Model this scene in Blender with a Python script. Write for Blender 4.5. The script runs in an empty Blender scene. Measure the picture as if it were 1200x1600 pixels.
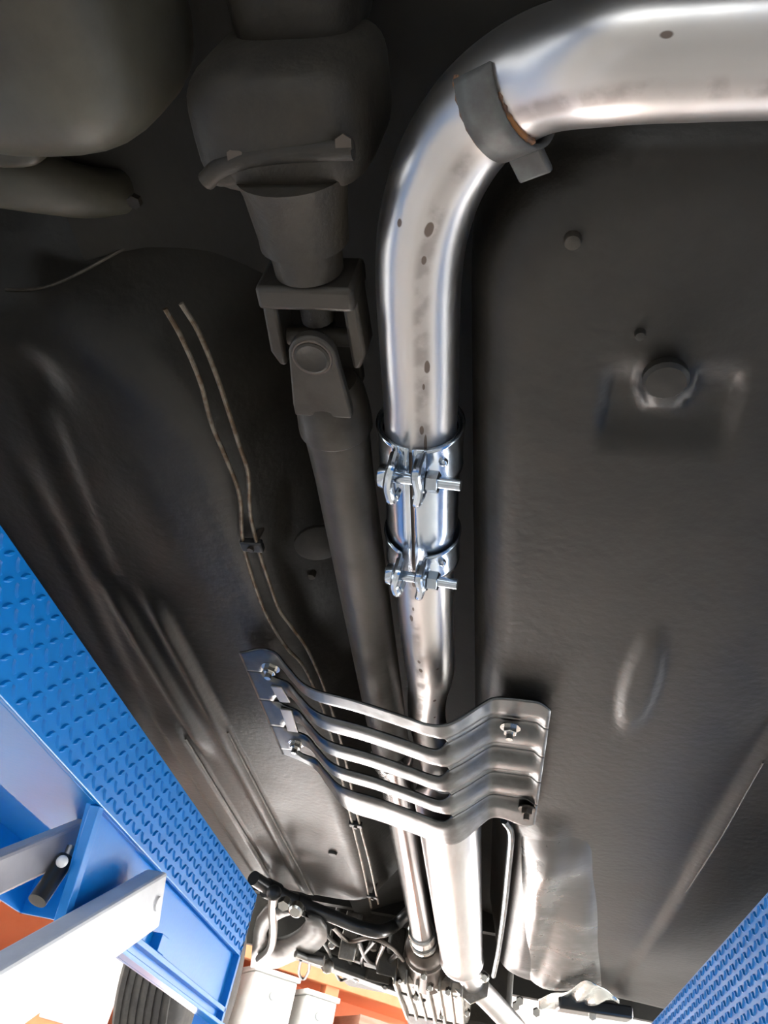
import bpy, math, random
from mathutils import Vector, Matrix
random.seed(7)
sc = bpy.context.scene
col = sc.collection
CH = 1.35                                   # eye height of the camera above the workshop floor
F = 1202.0
# rows: the car's axes (right, forward, up) seen in camera axes (right, down, forward)
R = ((0.97871253, 0.07520651, -0.19096010), (0.09167321, 0.67227017, 0.73460795), (0.18362407, -0.73647593, 0.65106482))

# ------------------------------------------------------------------ camera, world, lights, exposure
cd = bpy.data.cameras.new('camera'); cam = bpy.data.objects.new('camera', cd); col.objects.link(cam)
cd.sensor_fit = 'HORIZONTAL'; cd.sensor_width = 36.0; cd.lens = 36.0 * F / 1200.0
cd.clip_start = 0.02
m = Matrix.Identity(4)
for i in range(3):
    m[i][0] = R[i][0]; m[i][1] = -R[i][1]; m[i][2] = -R[i][2]
m[2][3] = CH
cam.matrix_world = m
sc.camera = cam
sc.view_settings.view_transform = 'Standard'; sc.view_settings.look = 'None'
sc.view_settings.gamma = 1.0; sc.view_settings.use_curve_mapping = False
sc.view_settings.exposure = -0.15
w = bpy.data.worlds.new('world'); sc.world = w; w.use_nodes = True
w.node_tree.nodes['Background'].inputs[0].default_value = (0.85, 0.93, 1.0, 1)
w.node_tree.nodes['Background'].inputs[1].default_value = 0.1
WINDOW_FRONT, WINDOW_SIDE, TUBE = 26.0, 3.6, 170.0     # strengths of the backlit door, the side windows, the ceiling tubes

# ------------------------------------------------------------------ helpers
def V(*a): return Vector(a)
def ray(x, y):
    d = (x - 600.0, y - 800.0, F)
    return Vector([sum(R[i][k] * d[k] for k in range(3)) for i in range(3)])
def at(x, y, z):                            # point at height z over the eye
    r = ray(x, y); return r * (z / r.z)
def atX(x, y, X):
    r = ray(x, y); return r * (X / r.x)
def spline(pts, n=8):
    pts = [Vector(p) for p in pts]; out = []
    P = [pts[0] * 2 - pts[1]] + pts + [pts[-1] * 2 - pts[-2]]
    for i in range(1, len(P) - 2):
        for k in range(n):
            t = k / n; a, b, c, d = P[i-1], P[i], P[i+1], P[i+2]
            out.append(0.5 * ((2*b) + (c - a)*t + (2*a - 5*b + 4*c - d)*t*t + (3*b - a - 3*c + d)*t**3))
    out.append(pts[-1]); return out
def frame(t):
    t = t.normalized()
    up = V(0, 0, 1) if abs(t.z) < 0.95 else V(0, 1, 0)
    s = t.cross(up).normalized(); return s, s.cross(t)
class MB:
    def __init__(s): s.v = []; s.f = []; s.tc = {}
    def add(s, vs, fs):
        n = len(s.v); s.v += [Vector(p) for p in vs]; s.f += [tuple(n + i for i in f) for f in fs]; return n
    def box(s, x0, x1, y0, y1, z0, z1):
        s.add([(x, y, z) for z in (z0, z1) for y in (y0, y1) for x in (x0, x1)],
              [(0,2,3,1),(4,5,7,6),(0,1,5,4),(2,6,7,3),(0,4,6,2),(1,3,7,5)]); return s
    def obox(s, c, ax, half):               # box with its own axes
        c = Vector(c); A = [Vector(a).normalized() * h for a, h in zip(ax, half)]
        s.add([c + A[0]*i + A[1]*j + A[2]*k for k in (-1,1) for j in (-1,1) for i in (-1,1)],
              [(0,2,3,1),(4,5,7,6),(0,1,5,4),(2,6,7,3),(0,4,6,2),(1,3,7,5)]); return s
    def bar(s, p0, p1, wd, h, up=(0,0,1)):
        p0 = Vector(p0); p1 = Vector(p1); t = (p1 - p0)
        sd = t.cross(Vector(up)).normalized(); u = sd.cross(t).normalized()
        return s.obox((p0 + p1) / 2, (sd, t, u), (wd / 2, t.length / 2, h / 2))
    def tube(s, path, r, seg=16, caps=True, a0=0.0, a1=None):
        path = [Vector(p) for p in path]; n = len(path); full = a1 is None
        rr = r if isinstance(r, (list, tuple)) else [r] * n
        cnt = seg if full else seg + 1; L = 0.0; base = len(s.v)
        for i, p in enumerate(path):
            if i: L += (p - path[i-1]).length
            t = path[min(i+1, n-1)] - path[max(i-1, 0)]; sd, up = frame(t)
            for k in range(cnt):
                a = (2 * math.pi * k / seg - math.pi) if full else a0 + (a1 - a0) * k / seg
                s.tc[len(s.v)] = (a / (2 * math.pi), L, 0)
                s.v.append(p + (sd * math.sin(a) - up * math.cos(a)) * rr[i])
        for i in range(n - 1):
            for k in range(seg):
                k2 = (k + 1) % cnt
                s.f.append((base + i*cnt + k, base + i*cnt + k2, base + (i+1)*cnt + k2, base + (i+1)*cnt + k))
        if caps and full:
            s.f.append(tuple(base + k for k in reversed(range(cnt)))); s.f.append(tuple(base + (n-1)*cnt + k for k in range(cnt)))
        return s
    def lathe(s, p0, d, prof, seg=24):      # prof: (distance along d, radius)
        p0 = Vector(p0); d = Vector(d).normalized()
        sd, up = frame(d); base = len(s.v)
        for t, r in prof:
            for k in range(seg):
                a = 2 * math.pi * k / seg
                s.v.append(p0 + d * t + (sd * math.sin(a) - up * math.cos(a)) * max(r, 1e-5))
        for i in range(len(prof) - 1):
            for k in range(seg):
                k2 = (k + 1) % seg
                s.f.append((base + i*seg + k, base + i*seg + k2, base + (i+1)*seg + k2, base + (i+1)*seg + k))
        s.f.append(tuple(base + k for k in reversed(range(seg)))); s.f.append(tuple(base + (len(prof)-1)*seg + k for k in range(seg)))
        return s
    def cyl(s, p0, p1, r, seg=16):
        d = Vector(p1) - Vector(p0); return s.lathe(p0, d, [(0, r), (d.length, r)], seg)
    def prism(s, poly, off):
        poly = [Vector(p) for p in poly]; off = Vector(off); n = len(poly)
        s.add(poly + [p + off for p in poly], [tuple(range(n)), tuple(reversed(range(n, 2*n)))] + [(i, n+i, n+(i+1) % n, (i+1) % n) for i in range(n)]); return s
    def ring(s, c, nrm, R0, r, seg=28, s2=8):
        c = Vector(c); sd, up = frame(Vector(nrm)); nn = Vector(nrm).normalized(); b = len(s.v)
        for i in range(seg):
            a = 2*math.pi*i/seg; d = sd*math.cos(a) + up*math.sin(a)
            for k in range(s2):
                q = 2*math.pi*k/s2; s.v.append(c + d*(R0 + r*math.cos(q)) + nn*(r*math.sin(q)))
        for i in range(seg):
            for k in range(s2):
                s.f.append((b+i*s2+k, b+((i+1)%seg)*s2+k, b+((i+1)%seg)*s2+(k+1)%s2, b+i*s2+(k+1)%s2))
        return s
    def ball(s, c, r, seg=20, rings=12, e=1.0):
        c = Vector(c); r = Vector(r) if not isinstance(r, (int, float)) else V(r, r, r); b = len(s.v)
        sg = lambda x: math.copysign(abs(x)**e, x)
        for i in range(rings + 1):
            p = math.pi * i / rings
            for k in range(seg):
                a = 2*math.pi*k/seg
                s.v.append(c + V(r.x*sg(math.sin(p))*sg(math.cos(a)), r.y*sg(math.sin(p))*sg(math.sin(a)), r.z*sg(math.cos(p))))
        for i in range(rings):
            for k in range(seg):
                s.f.append((b+i*seg+k, b+(i+1)*seg+k, b+(i+1)*seg+(k+1)%seg, b+i*seg+(k+1)%seg))
        return s
    def grid(s, us, vs, fn):
        b = len(s.v); n = len(us)
        for v_ in vs:
            for u_ in us: s.v.append(Vector(fn(u_, v_)))
        for j in range(len(vs) - 1):
            for i in range(n - 1):
                s.f.append((b+j*n+i, b+j*n+i+1, b+(j+1)*n+i+1, b+(j+1)*n+i))
        return s
    def build(s, name, mat, parent=None, smooth=35, bevel=0, solid=0, base=None):
        if parent is not None: o0 = wloc[parent.name]
        else:
            if base is None:
                n = len(s.v); base = V(sum(p.x for p in s.v)/n, sum(p.y for p in s.v)/n, min(p.z for p in s.v))
            o0 = Vector(base)
        me = bpy.data.meshes.new(name)
        me.from_pydata([tuple(p - o0) for p in s.v], [], s.f)
        if s.tc:
            at_ = me.attributes.new('tc', 'FLOAT_VECTOR', 'POINT')
            for i, t in s.tc.items(): at_.data[i].vector = t
        me.update()
        me.materials.append(mat)
        if smooth:
            me.shade_smooth()
            if smooth < 180: me.set_sharp_from_angle(angle=math.radians(smooth))
        return link(name, me, parent, o0, bevel, solid)
wloc = {}
def link(name, me, parent, o0, bevel=0, solid=0):
    o = bpy.data.objects.new(name, me); col.objects.link(o)
    if parent is None:
        o.location = o0 + V(0, 0, CH)
    else: o.parent = parent
    wloc[o.name] = Vector(o0)
    if solid:
        md = o.modifiers.new('solid', 'SOLIDIFY'); md.thickness = solid; md.offset = 0
    if bevel:
        md = o.modifiers.new('bevel', 'BEVEL'); md.width = bevel; md.segments = 2; md.limit_method = 'ANGLE'; md.angle_limit = math.radians(40)
    return o
def tag(o, label, cat, group=None, kind=None):
    o['label'] = label; o['category'] = cat
    if group: o['group'] = group
    if kind: o['kind'] = kind
    return o
def thing(name, label, cat, loc, group=None):
    o = bpy.data.objects.new(name, None); col.objects.link(o); o.empty_display_size = 0.05
    o.location = Vector(loc) + V(0, 0, CH); wloc[o.name] = Vector(loc)
    return tag(o, label, cat, group)
def structure(o): o['kind'] = 'structure'; return o
def shared(name, me, parent, loc):          # a copy of one mesh, placed under its parent at loc
    o = bpy.data.objects.new(name, me); col.objects.link(o); o.parent = parent
    o.location = Vector(loc) - wloc[parent.name]; wloc[o.name] = Vector(loc); return o

# ------------------------------------------------------------------ materials
def material(name, c, rough=0.5, metal=0.0, c2=None, nscale=8.0, lo=0.4, hi=0.65, bump=0.0, bscale=60.0, r2=None, coat=0.0, spec=0.5, stretch=None, emit=None):
    mt = bpy.data.materials.new(name); mt.use_nodes = True
    nt = mt.node_tree; b = nt.nodes['Principled BSDF']; N = nt.nodes.new; L = nt.links.new
    b.inputs['Base Color'].default_value = (*c, 1); b.inputs['Roughness'].default_value = rough
    b.inputs['Metallic'].default_value = metal; b.inputs['Coat Weight'].default_value = coat; b.inputs['Specular IOR Level'].default_value = spec
    b.inputs['Coat Roughness'].default_value = 0.25
    if emit:
        b.inputs['Emission Color'].default_value = (*c, 1); b.inputs['Emission Strength'].default_value = emit
    tc = N('ShaderNodeTexCoord'); mp = N('ShaderNodeMapping'); L(tc.outputs['Object'], mp.inputs[0])
    if stretch: mp.inputs['Scale'].default_value = stretch
    if c2 is not None or r2 is not None:
        nz = N('ShaderNodeTexNoise'); nz.inputs['Scale'].default_value = nscale; nz.inputs['Detail'].default_value = 6; nz.inputs['Roughness'].default_value = 0.62
        L(mp.outputs[0], nz.inputs['Vector'])
        rp = N('ShaderNodeMapRange'); rp.inputs[1].default_value = lo; rp.inputs[2].default_value = hi; rp.interpolation_type = 'SMOOTHSTEP'
        L(nz.outputs['Fac'], rp.inputs[0])
        if c2 is not None:
            mx = N('ShaderNodeMix'); mx.data_type = 'RGBA'; mx.inputs[6].default_value = (*c, 1); mx.inputs[7].default_value = (*c2, 1)
            L(rp.outputs[0], mx.inputs[0]); L(mx.outputs[2], b.inputs['Base Color'])
        if r2 is not None:
            mr = N('ShaderNodeMapRange'); mr.inputs[3].default_value = rough; mr.inputs[4].default_value = r2
            L(rp.outputs[0], mr.inputs[0]); L(mr.outputs[0], b.inputs['Roughness'])
    if bump:
        n2 = N('ShaderNodeTexNoise'); n2.inputs['Scale'].default_value = bscale; n2.inputs['Detail'].default_value = 4
        L(mp.outputs[0], n2.inputs['Vector'])
        bp = N('ShaderNodeBump'); bp.inputs['Strength'].default_value = bump; bp.inputs['Distance'].default_value = 0.004
        L(n2.outputs['Fac'], bp.inputs['Height']); L(bp.outputs[0], b.inputs['Normal'])
    return mt
M = {}
M['pan'] = material('undercoat', (0.018, 0.016, 0.0132), 0.40, 0, (0.034, 0.030, 0.024), 5.0, 0.35, 0.7, 0.18, 90, r2=0.48, spec=0.4)
M['pan_dark'] = material('shaded_undercoat', (0.014, 0.012, 0.009), 0.7, 0, (0.024, 0.020, 0.014), 7.0, 0.35, 0.7, 0.2, 70)  # darker copy of the undercoat, the tunnel's shade put into its colour
M['sheen'] = material('sheen_undercoat', (0.055, 0.053, 0.048), 0.26, 0.0, (0.08, 0.077, 0.07), 9, 0.4, 0.6, 0.25, 18, r2=0.42)  # paler copy of the undercoat, the right pan's sheen put into its colour
M['seam'] = material('seam_edge', (0.12, 0.105, 0.085), 0.45, 0.2, (0.05, 0.042, 0.034), 30)
M['cast'] = material('dirty_cast_iron', (0.030, 0.0255, 0.0195), 0.6, 0.1, (0.050, 0.041, 0.029), 14, 0.35, 0.7, 0.25, 110)
M['shaft'] = material('dull_steel_shaft', (0.066, 0.058, 0.048), 0.45, 0.4, (0.040, 0.033, 0.026), 18, 0.4, 0.7, 0.1, 120)
M['shaft_front'] = material('dark_glossy_shaft', (0.10, 0.09, 0.085), 0.22, 0.8)
M['tank'] = material('dusty_tank', (0.085, 0.078, 0.058), 0.5, 0, (0.055, 0.047, 0.033), 10, 0.35, 0.7, 0.1, 80)
M['line'] = material('rusty_brake_line', (0.20, 0.17, 0.13), 0.4, 0.5, (0.10, 0.065, 0.035), 60, 0.4, 0.6)
M['zinc'] = material('bright_zinc', (0.62, 0.68, 0.74), 0.16, 1.0, (0.50, 0.58, 0.68), 20, 0.35, 0.7, r2=0.24)
M['plate'] = material('brushed_dark_steel', (0.125, 0.13, 0.132), 0.28, 1.0, (0.085, 0.085, 0.083), 20, 0.4, 0.7, 0.03, 200, r2=0.4)
M['strap'] = material('grey_weld_strap', (0.15, 0.155, 0.15), 0.55, 0.4, (0.10, 0.095, 0.09), 40, 0.4, 0.7, 0.1, 200)
M['rust'] = material('rust_weld', (0.30, 0.13, 0.04), 0.7, 0.1, (0.12, 0.07, 0.05), 60, 0.4, 0.6, 0.4, 200)
M['resonator'] = material('satin_steel', (0.70, 0.69, 0.69), 0.30, 1.0, (0.58, 0.56, 0.55), 14, 0.4, 0.7, stretch=(1, 0.2, 1), r2=0.4)
M['bolt'] = material('bright_bolt', (0.62, 0.61, 0.58), 0.25, 1.0)
M['dark_bolt'] = material('grimy_bolt', (0.12, 0.10, 0.085), 0.45, 0.7)
M['black'] = material('black_rubber', (0.018, 0.018, 0.018), 0.45)
M['gloss_black'] = material('black_paint', (0.02, 0.02, 0.02), 0.3, coat=0.3)
M['tyre'] = material('tyre_rubber', (0.055, 0.05, 0.047), 0.7, 0, (0.085, 0.078, 0.07), 20)
M['alu'] = material('cast_aluminium', (0.40, 0.37, 0.33), 0.38, 0.85, (0.22, 0.19, 0.16), 22, 0.4, 0.7, 0.15, 120)
M['foil'] = material('crumpled_foil', (0.75, 0.78, 0.76), 0.25, 1.0, bump=0.6, bscale=30)
M['arm_steel'] = material('grey_suspension_steel', (0.10, 0.098, 0.09), 0.5, 0.3, (0.06, 0.055, 0.05), 16)
M['link'] = material('light_steel_link', (0.40, 0.385, 0.36), 0.35, 0.9)
M['blue'] = material('blue_paint', (0.001, 0.23, 0.70), 0.33, 0, (0.001, 0.21, 0.65), 6, coat=0.1, bump=0.04, bscale=150)
M['white_arm'] = material('white_paint', (0.80, 0.79, 0.80), 0.4, 0, (0.68, 0.67, 0.68), 9)
M['grey_arm'] = material('grey_paint', (0.42, 0.40, 0.42), 0.45, 0, (0.34, 0.32, 0.34), 9)
M['orange'] = material('orange_paint', (0.93, 0.36, 0.17), 0.4, 0, (0.90, 0.32, 0.14), 5)
M['carton'] = material('white_box', (0.86, 0.85, 0.82), 0.6)
M['crate'] = material('pale_wood', (0.55, 0.33, 0.24), 0.6, 0, (0.45, 0.26, 0.18), 6, stretch=(1, 1, 6))
M['concrete'] = material('concrete', (0.27, 0.26, 0.245), 0.65, 0, (0.20, 0.195, 0.185), 1.2, bump=0.1, bscale=40)
M['wall'] = material('wall_paint', (0.72, 0.71, 0.68), 0.7, 0, (0.66, 0.65, 0.62), 0.8)
M['frame'] = material('window_frame', (0.45, 0.46, 0.47), 0.4, 0.3)
M['glow_front'] = material('backlit_door_panel', (1.0, 0.98, 0.95), 0.5, emit=WINDOW_FRONT)
M['glow_side'] = material('backlit_window_glass', (0.93, 0.97, 1.0), 0.5, emit=WINDOW_SIDE)
M['glow_tube'] = material('lamp_tube', (1.0, 0.98, 0.95), 0.5, emit=TUBE)

def pipe_material():
    mt = material('brushed_stainless', (0.66, 0.635, 0.62), 0.25, 1.0)
    nt = mt.node_tree; b = nt.nodes['Principled BSDF']; N = nt.nodes.new; L = nt.links.new
    A = N('ShaderNodeAttribute'); A.attribute_name = 'tc'; sp = N('ShaderNodeSeparateXYZ'); L(A.outputs['Vector'], sp.inputs[0])
    def mth(op, a, b_=None, c=None):
        n = N('ShaderNodeMath'); n.operation = op
        for i, x in enumerate((a, b_, c)):
            if x is None: continue
            if isinstance(x, (int, float)): n.inputs[i].default_value = x
            else: L(x, n.inputs[i])
        return n.outputs[0]
    def rng(x, a, b_):
        n = N('ShaderNodeMapRange'); n.interpolation_type = 'SMOOTHSTEP'; n.inputs[1].default_value = a; n.inputs[2].default_value = b_; L(x, n.inputs[0]); return n.outputs[0]
    U, W = sp.outputs[0], sp.outputs[1]
    tcn = N('ShaderNodeTexCoord'); nz = N('ShaderNodeTexNoise'); nz.inputs['Scale'].default_value = 45; nz.inputs['Detail'].default_value = 5; L(tcn.outputs['Object'], nz.inputs['Vector'])
    # a brown band along the underside, and a few stain spots
    band = mth('SUBTRACT', 1.0, rng(mth('ABSOLUTE', mth('ADD', U, 0.035)), 0.012, 0.045))
    patch = rng(nz.outputs['Fac'], 0.42, 0.6)
    stain = mth('MULTIPLY', mth('MULTIPLY', band, mth('ADD', mth('MULTIPLY', patch, 0.35), 0.30)), 0.7)
    for u0, v0, ru, rv in PIPE_SPOTS:
        d = mth('SQRT', mth('ADD', mth('POWER', mth('DIVIDE', mth('SUBTRACT', U, u0), ru), 2.0), mth('POWER', mth('DIVIDE', mth('SUBTRACT', W, v0), rv), 2.0)))
        d = mth('ADD', d, mth('MULTIPLY', mth('SUBTRACT', nz.outputs['Fac'], 0.5), 1.6))
        stain = mth('MAXIMUM', stain, mth('MULTIPLY', mth('SUBTRACT', 1.0, rng(d, 0.7, 1.1)), 0.85))
    mx = N('ShaderNodeMix'); mx.data_type = 'RGBA'; mx.inputs[6].default_value = (0.66, 0.635, 0.62, 1); mx.inputs[7].default_value = (0.10, 0.055, 0.03, 1)
    L(stain, mx.inputs[0]); L(mx.outputs[2], b.inputs['Base Color'])
    L(mth('MULTIPLY_ADD', stain, 0.3, mth('MULTIPLY_ADD', nz.outputs['Fac'], 0.10, 0.27)), b.inputs['Roughness'])
    L(mth('MULTIPLY_ADD', stain, -0.6, 1.0), b.inputs['Metallic'])
    return mt

# ------------------------------------------------------------------ the workshop
def wallbox(name, *b, mat='wall'):
    return structure(MB().box(*b).build(name, M[mat], smooth=0, base=((b[0]+b[1])/2, (b[2]+b[3])/2, b[4])))
ZF = -CH
o = wallbox('floor', -6.2, 6.2, -7.2, 6.8, ZF - 0.1, ZF, mat='concrete')
wallbox('ceiling', -6.2, 6.2, -7.2, 6.8, 3.2, 3.3)
wallbox('wall_front', -6.2, 6.2, 6.6, 6.8, ZF, 3.2)
wallbox('wall_back', -6.2, 6.2, -7.2, -7.0, ZF, 3.2)
wallbox('wall_left', -6.2, -6.0, -7.0, 6.6, ZF, 3.2)
wallbox('wall_right', 6.0, 6.2, -7.0, 6.6, ZF, 3.2)
def window(n, p0, u, wd, z0, z1, nrm, rows, cols_, glow):
    # a steel frame on the wall with separate backlit panes
    p0 = Vector(p0); u = Vector(u); nrm = Vector(nrm)
    fr = MB()
    for i in range(cols_ + 1):
        c = p0 + u * (wd * i / cols_) + nrm * 0.03; fr.obox(c + V(0, 0, (z0+z1)/2), (u, nrm, (0,0,1)), (0.04, 0.035, (z1-z0)/2 + 0.04))
    for j in range(rows + 1):
        c = p0 + u * (wd/2) + nrm * 0.03; fr.obox(c + V(0, 0, z0 + (z1-z0)*j/rows), (u, nrm, (0,0,1)), (wd/2, 0.03, 0.04))
    f = structure(fr.build('window_%d' % n, M['frame'], smooth=0))
    hw, hh = wd/cols_/2 - 0.04, (z1-z0)/rows/2 - 0.04
    pm = None
    for i in range(cols_):
        for j in range(rows):
            c = p0 + u * (wd*(i+0.5)/cols_) + nrm * 0.02 + V(0, 0, z0 + (z1-z0)*(j+0.5)/rows)
            if pm is None:
                pm = MB().obox(c, (u, nrm, (0,0,1)), (hw, 0.006, hh)).build('pane', M[glow], f, smooth=0); c0 = c
            else: q = shared('pane', pm.data, f, wloc[f.name] + c - c0); q.location = c - c0
window(1, (-2.4, 6.6, 0), (1, 0, 0), 2.1, ZF + 0.05, 2.6, (0, -1, 0), 4, 2, 'glow_front')
window(4, (2.4, 6.6, 0), (1, 0, 0), 3.0, ZF + 0.1, 1.6, (0, -1, 0), 2, 3, 'glow_front')  # unseen backlit window, added to light the left tread plate from front right
window(5, (-5.6, 6.6, 0), (1, 0, 0), 2.7, 0.6, 2.6, (0, -1, 0), 2, 3, 'glow_front')
window(6, (-5.0, -7.0, 0), (1, 0, 0), 10.0, -0.8, 1.8, (0, 1, 0), 2, 6, 'glow_side')  # unseen window, added to brighten the rear for the exhaust bend's highlight
window(2, (-6.0, -4.5, 0), (0, 1, 0), 10.0, -0.5, 2.0, (1, 0, 0), 2, 6, 'glow_side')
window(3, (6.0, -4.5, 0), (0, 1, 0), 10.0, -1.2, 2.0, (-1, 0, 0), 2, 6, 'glow_side')
for x, y, lb in ((-2.6, 1.2, 'long twin tube lamp under the ceiling left of the car'), (2.8, 1.2, 'long twin tube lamp under the ceiling right of the car'), (-1.5, 2.9, 'added unseen twin tube lamp under the ceiling brightening the orange rack')):  # the third lamp is unseen, added to brighten the orange rack
    t = thing('ceiling_light', lb, 'lamp', (x, y, 3.12), 'ceiling lamps')
    MB().box(x-0.12, x+0.12, y-0.8, y+0.8, 3.14, 3.2).build('housing', M['frame'], t, smooth=0)
    for s in (-1, 1): MB().cyl((x+s*0.06, y-0.76, 3.11), (x+s*0.06, y+0.76, 3.11), 0.018, 10).build('tube', M['glow_tube'], t)

# ------------------------------------------------------------------ underbody of the car
CX = -0.16
body = thing('car_underbody', 'dark undercoated underside of a raised car with tunnel between two floor pans', 'car body', (CX, 1.2, 0.47))
def sstep(a, b, x):
    t = min(1, max(0, (x - a) / (b - a))); return t*t*(3-2*t)
def lin(a, b, n): return [a + (b-a)*i/(n-1) for i in range(n)]
def roundcore(dx, dy, rc):                  # distance outside a rounded corner
    qx, qy = dx + rc, dy + rc
    return min(max(qx, qy), 0) + math.hypot(max(qx, 0), max(qy, 0)) - rc
def fillet(d, r, slope):
    if d <= 0: return 0
    k = r * slope / math.sqrt(1 + slope*slope)
    if d < k: return r - math.sqrt(r*r - d*d)
    return r - math.sqrt(r*r - k*k) + (d - k) * slope
ZL, ZR = 0.515, 0.482
def bead(x, y, x0, x1, y0, y1, soft, ys):
    return sstep(x0-soft, x0+soft, x)*(1-sstep(x1-soft, x1+soft, x))*sstep(y0-ys, y0+ys, y)*(1-sstep(y1-ys, y1+ys, y))
def left_pan(x, y):
    d = roundcore(x + 0.345, max(0.40 - y, y - 2.03), 0.14 if y < 1.2 else 0.06)
    z = ZL + fillet(d, 0.055, 1.5)
    xo = 0.02 * math.sin(y * 1.7)
    z -= 0.011 * bead(x, y, -0.492, -0.468, 0.80, 2.02, 0.008, 0.06)
    z -= 0.009 * bead(x, y, -0.545, -0.522, 0.78, 1.24, 0.008, 0.05)
    z -= 0.007 * bead(x, y, -0.600, -0.556, 1.15, 1.95, 0.006, 0.06)
    z += 0.003 * bead(x + 0.1*(y-0.9), y, -0.60, -0.575, 0.55, 1.3, 0.008, 0.06)
    z += 0.003 * bead(x + 0.12*(y-0.6), y, -0.52, -0.495, 0.46, 0.74, 0.008, 0.04)
    z += 0.007 * math.exp(-(((x+0.475)/0.022)**2 + ((y-0.43)/0.035)**2))
    z -= 0.010 * math.exp(-(((x+0.40)/0.05)**2 + ((y-0.62)/0.14)**2))
    z -= 0.02 * (1 - sstep(-0.68, -0.65, x))
    return (x, y, z)
MB().grid(lin(-1.0, -0.235, 130), lin(0.14, 2.12, 200), left_pan).build('floor_pan', M['pan'], body, smooth=180)
def right_pan(x, y):
    xl = -0.012 + 0.05 * sstep(1.2, 1.36, y)
    d = roundcore(xl - x, max(0.24 - y, y - 2.36), 0.08)
    z = ZR + fillet(d, 0.045, 4.0)
    c = at(1030, 622, ZR)
    z += 0.008 * bead(x, y, c.x-0.040, c.x+0.055, c.y-0.022, c.y+0.04, 0.006, 0.008)
    z -= 0.012 * (1 - sstep(0.016, 0.024, math.hypot(x - c.x - 0.004, (y - c.y + 0.010))))
    c = at(1000, 1070, ZR)
    z -= 0.005 * (1 - sstep(0.6, 1.25, math.hypot((x-c.x)/0.02, (y-c.y-0.2*(x-c.x))/0.11)))
    z -= 0.006 * sstep(0.280, 0.310, x) * sstep(0.5, 0.6, y)
    z -= 0.010 * bead(x, y, 0.035, 0.085, 1.25, 2.25, 0.02, 0.05)
    z += 0.006 * math.sin(9*x + 5*y) * sstep(0.1, 0.3, x)
    return (x, y, z)
MB().grid(lin(-0.062, 0.75, 170), lin(0.06, 2.44, 200), right_pan).build('floor_pan', M['pan'], body, smooth=180)
MB().grid(lin(-0.42, 0.12, 12), lin(0.0, 2.5, 30), lambda x, y: (x, y, 0.665 - 1.2*(x+0.15)**2)).build('tunnel_roof', M['pan_dark'], body, smooth=180)
MB().box(-1.0, 0.75, -1.6, 0.36, 0.74, 0.76).build('rear_floor', M['pan_dark'], body, smooth=0)
MB().box(-1.02, 0.77, -1.6, 3.5, 0.95, 1.0).build('light_block_plate', M['pan_dark'], body, smooth=0)  # unseen flat plate over the car, added to keep light from leaking in
for x0, x1 in ((-1.03, -0.98), (0.73, 0.78)): MB().box(x0, x1, -1.6, 2.2, 0.44, 0.95).build('sill', M['pan_dark'], body, smooth=0, bevel=0.01)
MB().box(-1.0, 0.75, 2.44, 2.47, 0.60, 0.95).build('firewall', M['pan_dark'], body, smooth=0)
MB().box(-1.0, 0.75, -1.6, -1.57, 0.45, 0.95).build('rear_panel', M['pan_dark'], body, smooth=0)
MB().box(-1.0, 0.75, 3.3, 3.33, 0.62, 0.95).build('front_panel', M['pan_dark'], body, smooth=0)
# raised sheet edges along the left floor
def surf(fn, pts, n=6, off=0.0015):
    out = spline([V(x, y, 0) for x, y in pts], n); return [V(p.x, p.y, fn(p.x, p.y)[2] - off) for p in out]
def px_on(fn, x, y, z0):
    p = at(x, y, z0)
    for _ in range(6): p = at(x, y, min(z0 + 0.035, fn(p.x, p.y)[2]))
    return (p.x, p.y)
MB().tube(surf(left_pan, [(-0.466, 1.15), (-0.466, 1.3), (-0.466, 1.7), (-0.466, 2.03)]), 0.0018, 8).build('sheet_edge', M['seam'], body)
MB().tube(surf(left_pan, [(-0.556, 1.2), (-0.556, 1.5), (-0.556, 1.9)]), 0.0018, 8).build('sheet_edge', M['seam'], body)
MB().tube(surf(left_pan, [px_on(left_pan, *q, ZL) for q in ((0, 462), (80, 448), (165, 430))]), 0.0016, 8).build('sheet_edge', M['seam'], body)
MB().tube(surf(right_pan, [px_on(right_pan, *q, ZR) for q in ((1192, 1190), (1130, 1300), (1072, 1392))]), 0.001, 8).build('sheet_edge', M['pan'], body)
def plug(x, y, r, fn, z0, mt='pan'):
    p = px_on(fn, x, y, z0); z = fn(*p)[2]
    MB().lathe((p[0], p[1], z + 0.004), (0, 0, -1), [(0, r), (0.006, r), (0.009, r*0.85), (0.0095, r*0.3)], 20).build('floor_plug', M[mt], body)
plug(1040, 592, 0.0165, right_pan, ZR); plug(895, 374, 0.006, right_pan, ZR, 'cast'); plug(1000, 520, 0.004, right_pan, ZR)
plug(520, 1332, 0.010, left_pan, ZL); plug(480, 920, 0.006, left_pan, ZL, 'cast')
# oval access cover on the tunnel wall, beside the shaft
c = at(497, 850, 0.56)
MB().lathe((c.x, c.y, c.z + 0.004), (0.35, 0, -1), [(0, 0.03), (0.004, 0.03), (0.008, 0.024)], 20).build('tunnel_cover', M['pan_dark'], body)

# tunnel edge: thin bright sheet lip beside the resonator
lip = [at(x, y, 0.475) for x, y in ((788, 1282), (798, 1300), (796, 1340), (788, 1420), (778, 1490), (771, 1525))]
t = tag(MB().tube(spline(lip, 6), 0.006, 10).build('heat_shield_lip', M['plate'], None), 'thin bright metal lip running forward beside the resonator', 'heat shield')
sh = MB(); L0 = spline(lip, 6)
sh.grid(list(range(len(L0))), [0, 1, 2], lambda i, j: L0[i] + V(0.004*j, 0, 0.05*j)); sh.build('shield_sheet', M['pan_dark'], t, solid=0.002)

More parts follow.
